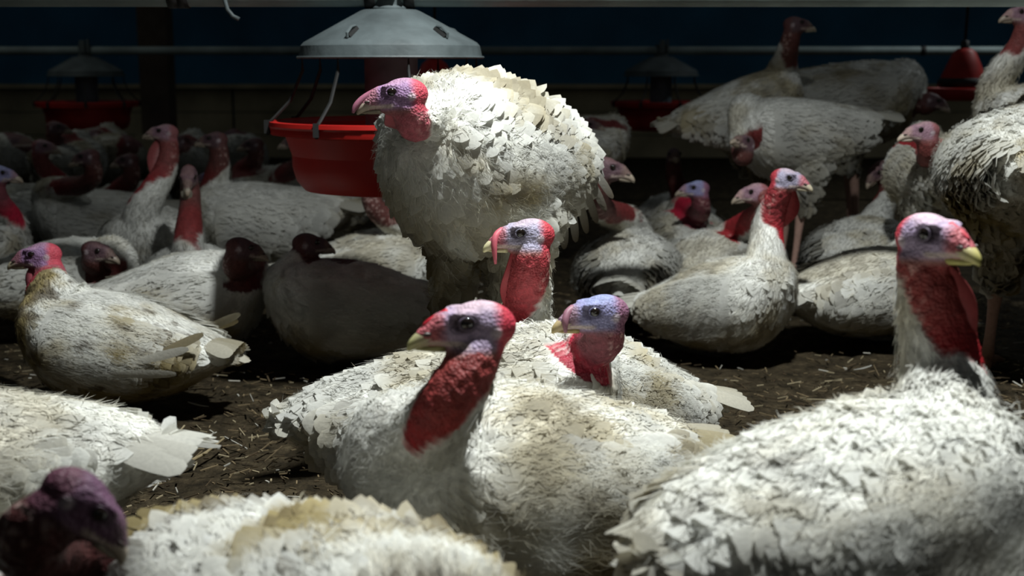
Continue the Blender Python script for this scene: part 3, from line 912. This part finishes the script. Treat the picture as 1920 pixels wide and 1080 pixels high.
    # ---- legs
    if stand is not None and legs:
        for sg in (-1, 1):
            hock = W((.0, sg*.085, -.235*deep)); hock[2] = max(hock[2], .16)
            ft = hock + np.array([0, 0, -hock[2]+.014]) + RB @ np.array([.03, sg*.01, 0])
            ft[2] = .016
            pts = np.linspace(hock+np.array([0, 0, .03]), ft, 9)
            rr = np.array([.020, .0185, .016, .013, .0118, .0115, .012, .014, .016])*s
            cl = np.array([.42, .26, .21]); cm = np.array([.20, .10, .055])
            mb = MB()
            v, f = tube(pts, rr, 12, (1, 0, .1))
            w = sstep(.10, .02, v[:, 2])[:, None]
            mb.add(v, f, cl*(1-w)+cm*w)
            lg = mb.build('leg', M_LEG, root, base)
            for an, ln in ((-.55, .085), (0.0, .10), (.55, .085), (math.pi, .045)):
                dr = Rz(an) @ np.array([1.0, 0, 0]); dr = RB @ dr; dr[2] = 0; dr = nrm(dr)
                q = np.linspace(0, 1, 7)[:, None]
                pp = ft + dr*ln*q + np.array([0, 0, 1])*(.010*np.sin(q*np.pi) - .006*q)
                v, f = tube(pp, np.array([.013, .0115, .0105, .0095, .0085, .007, .004])*s, 8, (0, 0, 1))
                v[:, 2] = np.maximum(v[:, 2], .002)
                mb = MB(); mb.add(v, f, cm*1.05); mb.build('toe', M_LEG, lg, base)
    return root
#BIRDS
SN_DROP = lambda sg: [(.044, 0, .010), (.054, sg*.005, .007), (.060, sg*.0125, -.003), (.060, sg*.0150, -.020), (.058, sg*.0150, -.040)]
SN_NUB = [(.034, 0, .0165), (.043, 0, .0125), (.052, 0, .0080), (.060, 0, .0030)]
SN_COVER = [(.036, 0, .012), (.052, 0, .0065), (.066, .001, .000), (.078, .003, -.011), (.0815, .004, -.020)]

# --- the nearest birds
turkey('upright white turkey with ruffled back feathers standing before the large feeder', (912, 2.50), 230, (733, 172, 2.2), 188, -4, stand=.535, s=.93, tail=.3, pitch=6, lod=0,
       scheme='lilac', dirt=.55, ruffle=.75, bare=.66, hump=1.30, deep=1.22, wid=.95, hs=1.08, nk=0.96, snood=dict(pts=SN_COVER, r=.0065, c=(.34, .12, .18)), wattle=1.2, fl=1.15, legs=True, seed=1, flight=9, droop=0.75, puff=.5, mud=.4)
turkey('turkey with red speckled neck and drooping snood, its back stained yellow at the tail', (1100, 2.27), 204, (972, 434, 2.04), 190, 0, s=.90, nmid=(992, 520, 2.05), pitch=9, lod=0,
       scheme='pale', dirt=0.6, ruffle=.5, bare=.66, hs=1.02, snood=dict(pts=SN_DROP(1), r=.0058, c=(.60, .13, .17)), wattle=1.0, seed=2, flight=0, beakc=(.80, .74, .42), puff=.25)
turkey('blue-headed turkey with crimson throat, sitting behind the red-necked front turkey', (890, 1.92), 0, (1106, 580, 1.78), 196, 0, s=.95, pitch=10, lod=0,
       scheme='blue', dirt=.5, ruffle=.55, bare=0.48, hs=1.0, snood=dict(pts=SN_DROP(1)[:4], r=.0062, c=(.33, .15, .20)), wattle=0, seed=3, flight=0, beakc=(.50, .38, .16), puff=.15, neckm=(.25, .3), stand=0.185, tail=0.4, nk=0.9, bfront=0.05)
turkey('red-necked turkey with black eye patch and pale beak, foremost in the centre', (968, 1.58), 212, (866, 600, 1.40), 197, 3, s=.93, nmid=(836, 770, 1.38), pitch=6, lod=0,
       scheme='red', dirt=0.5, ruffle=.5, bare=0.74, hs=1.08, nk=1.03, snood=dict(pts=SN_NUB, r=.0042, c=(.62, .02, .04)), wattle=2.0, seed=4, flight=6, beakc=(.52, .50, .22), stand=0.185, hump=1.12)
turkey('long-necked turkey with head turned to the camera, foremost on the right-hand side', (1590, 1.25), 32, (1762, 436, 1.40), -64, 4, stand=.262, s=.85, nmid=(1768, 690, 1.40), pitch=6, lod=0,
       scheme='red', dirt=.3, ruffle=.6, bare=.60, hs=1.04, nk=1.05, snood=dict(pts=SN_NUB, r=.0042, c=(.62, .05, .08)), wattle=1.0, seed=5, flight=0, tail=.4, beakc=(.62, .56, .18), puff=.1)
turkey('out-of-focus fluffy white back cut off by the bottom edge of the picture', (600, 1.12), -42, (850, 1240, .92), -50, -5, stand=0.205, s=.82, pitch=2, lod=0, dirt=0.85, ruffle=.8, seed=6, flight=0, puff=.4, mud=0.7)
turkey('blurred shaded purple head in the bottom corner beside the fluffy back', (-125, 1.22), 5, (186, 950, 1.06), 20, -45, s=.8, lod=0, scheme='shaded_plum', dirt=.5, ruffle=.4, bare=.1, hs=0.9, nk=0.95, seed=7, tone=0.95, flight=0, stand=0.15)
turkey('white turkey body with a cream wing tip, cut off by the left edge', (-95, 1.56), 176, (-430, 560, 1.56), 180, 0, s=0.95, stand=0.2, lod=0, dirt=.3, ruffle=.45, seed=8, flight=0)
turkey('turkey with dung-stained flank and purple-red head, sitting alone on open litter', (222, 2.76), 172, (62, 474, 2.9), 188, -4, s=.88, pitch=5, lod=0,
       scheme='lilac', dirt=0.95, ruffle=.06, bare=.36, hs=1.08, wattle=1.0, seed=10, flight=3, droop=-0.28, mud=0.85, beakc=(.70, .62, .40), nk=1.1, hump=0.86, tail=0.5)
# --- birds below the feeder
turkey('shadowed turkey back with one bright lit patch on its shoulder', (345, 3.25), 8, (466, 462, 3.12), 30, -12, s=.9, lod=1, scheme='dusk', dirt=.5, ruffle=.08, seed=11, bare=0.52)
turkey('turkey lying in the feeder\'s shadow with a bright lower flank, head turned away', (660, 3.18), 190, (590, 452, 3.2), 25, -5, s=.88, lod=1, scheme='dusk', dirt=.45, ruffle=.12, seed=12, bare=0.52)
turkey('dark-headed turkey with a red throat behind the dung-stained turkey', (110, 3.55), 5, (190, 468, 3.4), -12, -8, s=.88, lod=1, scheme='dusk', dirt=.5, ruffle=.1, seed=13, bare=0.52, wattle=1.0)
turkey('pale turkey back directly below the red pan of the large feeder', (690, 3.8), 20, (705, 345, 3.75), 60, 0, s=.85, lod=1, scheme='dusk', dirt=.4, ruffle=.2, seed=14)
# --- right of centre
turkey('sitting turkey with creamy scaled breast, pale lilac crown and hanging pink wattle', (1350, 3.27), -38, (1486, 332, 3.2), -32, -4, s=.84, pitch=8, lod=0,
       scheme='pale', dirt=.4, ruffle=.12, bare=0.54, hs=.98, wattle=1.6, seed=20, flight=0, nmid=(1440, 425, 3.26), beakc=(.55, .48, .34))
turkey('pinkish low head stretched out behind the sitting turkey with lilac crown', (1330, 3.85), 65, (1405, 358, 3.72), 184, -8, s=.82, lod=1, scheme='rose', dirt=.3, ruffle=.1, seed=21, bare=0.42, nmid=(1445, 385, 3.7), tone=0.85)
turkey('smooth white rump of a resting turkey, head hidden, beside the creamy-breasted turkey', (1618, 3.45), 28, (1772, 560, 3.64), 30, -20, s=.92, lod=1, dirt=.35, ruffle=.05, seed=22, deep=.9, hump=.9, tone=0.95)
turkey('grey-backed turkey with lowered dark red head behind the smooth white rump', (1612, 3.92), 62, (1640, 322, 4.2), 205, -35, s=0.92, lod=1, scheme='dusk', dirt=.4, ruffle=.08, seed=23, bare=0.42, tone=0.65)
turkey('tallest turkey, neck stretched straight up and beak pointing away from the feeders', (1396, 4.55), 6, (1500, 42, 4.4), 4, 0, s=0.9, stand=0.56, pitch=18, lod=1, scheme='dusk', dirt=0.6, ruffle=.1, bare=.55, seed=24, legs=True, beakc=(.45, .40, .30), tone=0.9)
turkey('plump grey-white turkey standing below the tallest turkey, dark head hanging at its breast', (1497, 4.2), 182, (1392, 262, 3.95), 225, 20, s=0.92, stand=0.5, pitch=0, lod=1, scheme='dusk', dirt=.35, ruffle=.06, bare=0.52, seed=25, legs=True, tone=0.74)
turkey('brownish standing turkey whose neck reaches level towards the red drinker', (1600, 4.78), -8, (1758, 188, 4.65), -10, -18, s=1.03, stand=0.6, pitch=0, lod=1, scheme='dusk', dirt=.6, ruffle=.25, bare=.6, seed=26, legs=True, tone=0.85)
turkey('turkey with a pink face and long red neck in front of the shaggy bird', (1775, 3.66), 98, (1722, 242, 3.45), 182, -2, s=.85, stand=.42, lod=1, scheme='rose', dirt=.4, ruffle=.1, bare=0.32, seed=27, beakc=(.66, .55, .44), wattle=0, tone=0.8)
turkey('shaggy stained turkey standing on a scaly leg at the right edge', (1965, 3.02), 74, (2075, 70, 3.35), 40, 0, s=1.12, stand=0.48, pitch=5, lod=0, dirt=0.65, ruffle=.5, seed=28, legs=True, hump=.95, flight=0, droop=0, tone=0.9, wid=1.22, mud=0.1)
turkey('bird with a white ruff and red head cut off at the top right corner', (1965, 3.75), 175, (1908, 22, 3.7), 190, 0, s=.85, stand=.56, lod=1, scheme='rose', dirt=.4, ruffle=.45, bare=0.82, seed=29)
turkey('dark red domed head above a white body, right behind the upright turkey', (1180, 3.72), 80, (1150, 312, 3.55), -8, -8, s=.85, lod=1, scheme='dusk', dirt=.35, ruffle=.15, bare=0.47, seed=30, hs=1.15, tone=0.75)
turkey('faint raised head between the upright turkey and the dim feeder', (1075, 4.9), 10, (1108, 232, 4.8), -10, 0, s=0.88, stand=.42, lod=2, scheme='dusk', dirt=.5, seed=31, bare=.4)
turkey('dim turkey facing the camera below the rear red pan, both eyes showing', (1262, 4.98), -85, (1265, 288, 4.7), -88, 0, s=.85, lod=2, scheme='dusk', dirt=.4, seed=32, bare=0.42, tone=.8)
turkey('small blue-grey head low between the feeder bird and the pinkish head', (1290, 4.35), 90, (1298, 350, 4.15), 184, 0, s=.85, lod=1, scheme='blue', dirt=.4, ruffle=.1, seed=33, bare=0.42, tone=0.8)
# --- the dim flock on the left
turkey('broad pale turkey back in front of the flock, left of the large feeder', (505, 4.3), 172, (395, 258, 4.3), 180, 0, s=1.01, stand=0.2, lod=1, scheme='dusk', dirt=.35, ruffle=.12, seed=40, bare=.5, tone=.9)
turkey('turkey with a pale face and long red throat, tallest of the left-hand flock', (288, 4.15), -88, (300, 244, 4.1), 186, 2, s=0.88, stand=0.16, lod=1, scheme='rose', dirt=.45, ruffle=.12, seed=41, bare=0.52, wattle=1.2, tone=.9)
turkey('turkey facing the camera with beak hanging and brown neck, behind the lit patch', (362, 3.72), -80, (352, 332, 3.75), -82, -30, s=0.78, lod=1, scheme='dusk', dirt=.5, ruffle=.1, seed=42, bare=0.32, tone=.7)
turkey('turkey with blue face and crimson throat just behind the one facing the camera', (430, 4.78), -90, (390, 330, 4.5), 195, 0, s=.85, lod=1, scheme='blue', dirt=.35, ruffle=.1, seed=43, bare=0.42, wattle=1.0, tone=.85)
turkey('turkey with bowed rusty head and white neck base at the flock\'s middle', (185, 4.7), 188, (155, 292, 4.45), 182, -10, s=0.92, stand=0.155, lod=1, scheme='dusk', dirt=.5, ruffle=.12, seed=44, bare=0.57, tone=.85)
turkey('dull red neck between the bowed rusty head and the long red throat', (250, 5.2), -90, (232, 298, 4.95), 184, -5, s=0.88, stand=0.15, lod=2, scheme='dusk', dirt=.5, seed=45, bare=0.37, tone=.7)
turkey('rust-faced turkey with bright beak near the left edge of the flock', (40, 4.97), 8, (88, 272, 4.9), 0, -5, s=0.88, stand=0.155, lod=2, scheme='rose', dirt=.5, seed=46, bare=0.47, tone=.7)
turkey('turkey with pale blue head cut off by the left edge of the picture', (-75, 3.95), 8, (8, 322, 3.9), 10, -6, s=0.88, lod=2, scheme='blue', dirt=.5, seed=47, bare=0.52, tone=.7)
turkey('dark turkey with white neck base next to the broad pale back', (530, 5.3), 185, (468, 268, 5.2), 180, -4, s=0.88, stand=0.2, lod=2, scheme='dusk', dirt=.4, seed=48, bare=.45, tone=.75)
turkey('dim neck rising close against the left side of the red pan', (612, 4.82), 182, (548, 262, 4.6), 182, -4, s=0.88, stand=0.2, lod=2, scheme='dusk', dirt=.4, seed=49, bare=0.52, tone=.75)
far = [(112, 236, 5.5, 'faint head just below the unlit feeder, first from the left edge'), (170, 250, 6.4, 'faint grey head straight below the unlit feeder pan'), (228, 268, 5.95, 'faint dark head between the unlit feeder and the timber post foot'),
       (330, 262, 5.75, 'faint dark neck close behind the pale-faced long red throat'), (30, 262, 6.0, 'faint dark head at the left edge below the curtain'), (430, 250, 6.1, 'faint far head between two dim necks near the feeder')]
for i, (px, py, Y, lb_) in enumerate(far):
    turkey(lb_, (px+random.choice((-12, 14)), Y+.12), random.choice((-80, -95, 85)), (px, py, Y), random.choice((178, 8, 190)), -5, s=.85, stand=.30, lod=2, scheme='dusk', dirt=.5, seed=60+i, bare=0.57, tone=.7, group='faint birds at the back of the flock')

# ------------------------------------------------------------------ litter on the floor
def litter():
    rng = np.random.default_rng(5)
    N = 9000
    Y = 1.2 + 3.2*rng.random(N)**1.2
    X = (rng.random(N)-.5)*Y*.95
    ok = np.ones(N, bool)
    for fx_, fy_, a_, l_, w_ in FOOT:                     # nothing lies where a bird sits
        dx, dy = X-fx_, Y-fy_
        u_, v_ = dx*math.cos(a_)+dy*math.sin(a_), -dx*math.sin(a_)+dy*math.cos(a_)
        ok &= (u_/l_)**2 + (v_/w_)**2 > 1
    X, Y = X[ok], Y[ok]; N = len(X)
    kinds = np.array([[.16, .12, .07], [.07, .05, .03], [.30, .25, .16], [.42, .40, .35]])
    L = rng.lognormal(-4.1, .55, N); wd = rng.uniform(.0012, .0035, N)
    an = rng.random(N)*np.pi; tl = rng.normal(0, .18, N)
    k = rng.choice(4, N, p=[.38, .34, .2, .08])
    d = np.stack([np.cos(an)*np.cos(tl), np.sin(an)*np.cos(tl), np.sin(tl)], -1)
    sd = np.stack([-np.sin(an), np.cos(an), 0*an], -1)
    c0 = np.stack([X, Y, .004+.006*rng.random(N)], -1)
    pts = []
    for a, b in ((-1, -1), (-1, 1), (1, 1), (1, -1)):
        pts.append(c0 + d*(a*L/2)[:, None] + sd*(b*wd/2)[:, None])
    top = [p + np.array([0, 0, .002]) for p in pts]
    vv = np.stack(pts+top, 1).reshape(-1, 3)
    q = np.array([[0, 1, 2, 3], [4, 7, 6, 5], [0, 4, 5, 1], [1, 5, 6, 2], [2, 6, 7, 3], [3, 7, 4, 0]])
    ff = (np.arange(N)[:, None, None]*8 + q[None]).reshape(-1, 4)
    cc = np.repeat(np.hstack([kinds[k]*rng.uniform(.6, 1.3, (N, 1)), np.ones((N, 1))]), 8, 0)
    o = mesh_obj('litter', vv, ff, M_LITT, None, (0, 0, 0), cc, smooth=False)
    tag(o, 'dark crumbly litter of straw bits and wood shavings on the floor', 'litter', kind='stuff')
litter()

def loose_feather(label, px, py, ang, L, c=(.55, .53, .48)):
    fy = (540-py)/FPX
    Y = CAMH*(CT+fy*ST)/(ST-fy*CT)
    p = at(px, py, Y); p[2] = .008
    v, f, c4 = feathers(p[None], np.array([[0, .1, 1.]]), np.array([[math.cos(D(ang)), math.sin(D(ang)), 0]]), np.array([L]), np.array([L*.28]), np.array([.08]), np.array([.1]), .2, np.array([c]), np.array([c]), .002, .1, False, RNG)
    tag(mesh_obj('loose_feather', v, f, M_FEA, None, p, c4), label, 'feather', 'loose feathers on the litter')
loose_feather('shed feather on litter behind the tail of the dung-stained turkey', 392, 770, 170, .05)
loose_feather('pale shed feather lying below the scaly foot at the right edge', 1895, 785, 20, .06, (.40, .38, .33))
loose_feather('small curled feather in the straw before the smooth white rump', 1600, 700, 15, .05, (.40, .39, .35))
def stick(label, pts, r, c):
    P = []
    for px, py, z in pts:
        fy = (540-py)/FPX
        Y = (CAMH-z)*(CT+fy*ST)/(ST-fy*CT)
        q = at(px, py, Y); P.append(q)
    mb = MB(); P = np.array(P)
    t = np.linspace(0, 1, 10)
    Q = np.stack([np.interp(t, np.linspace(0, 1, len(P)), P[:, i]) for i in range(3)], -1)
    mb.add(*tube(Q, r*np.linspace(1, .5, 10), 8), c)
    v, f = tube([Q[4], Q[4]+np.array([.012, -.008, .006])], [r*.7, r*.2], 6); mb.add(v, f, c)
    tag(mb.build('twig', M_LITT, loc=Q[0]), label, 'twig')
stick('forked pale twig lying on the open litter', [(335, 876, .006), (385, 850, .012), (420, 822, .02)], .0042, (.24, .19, .11))
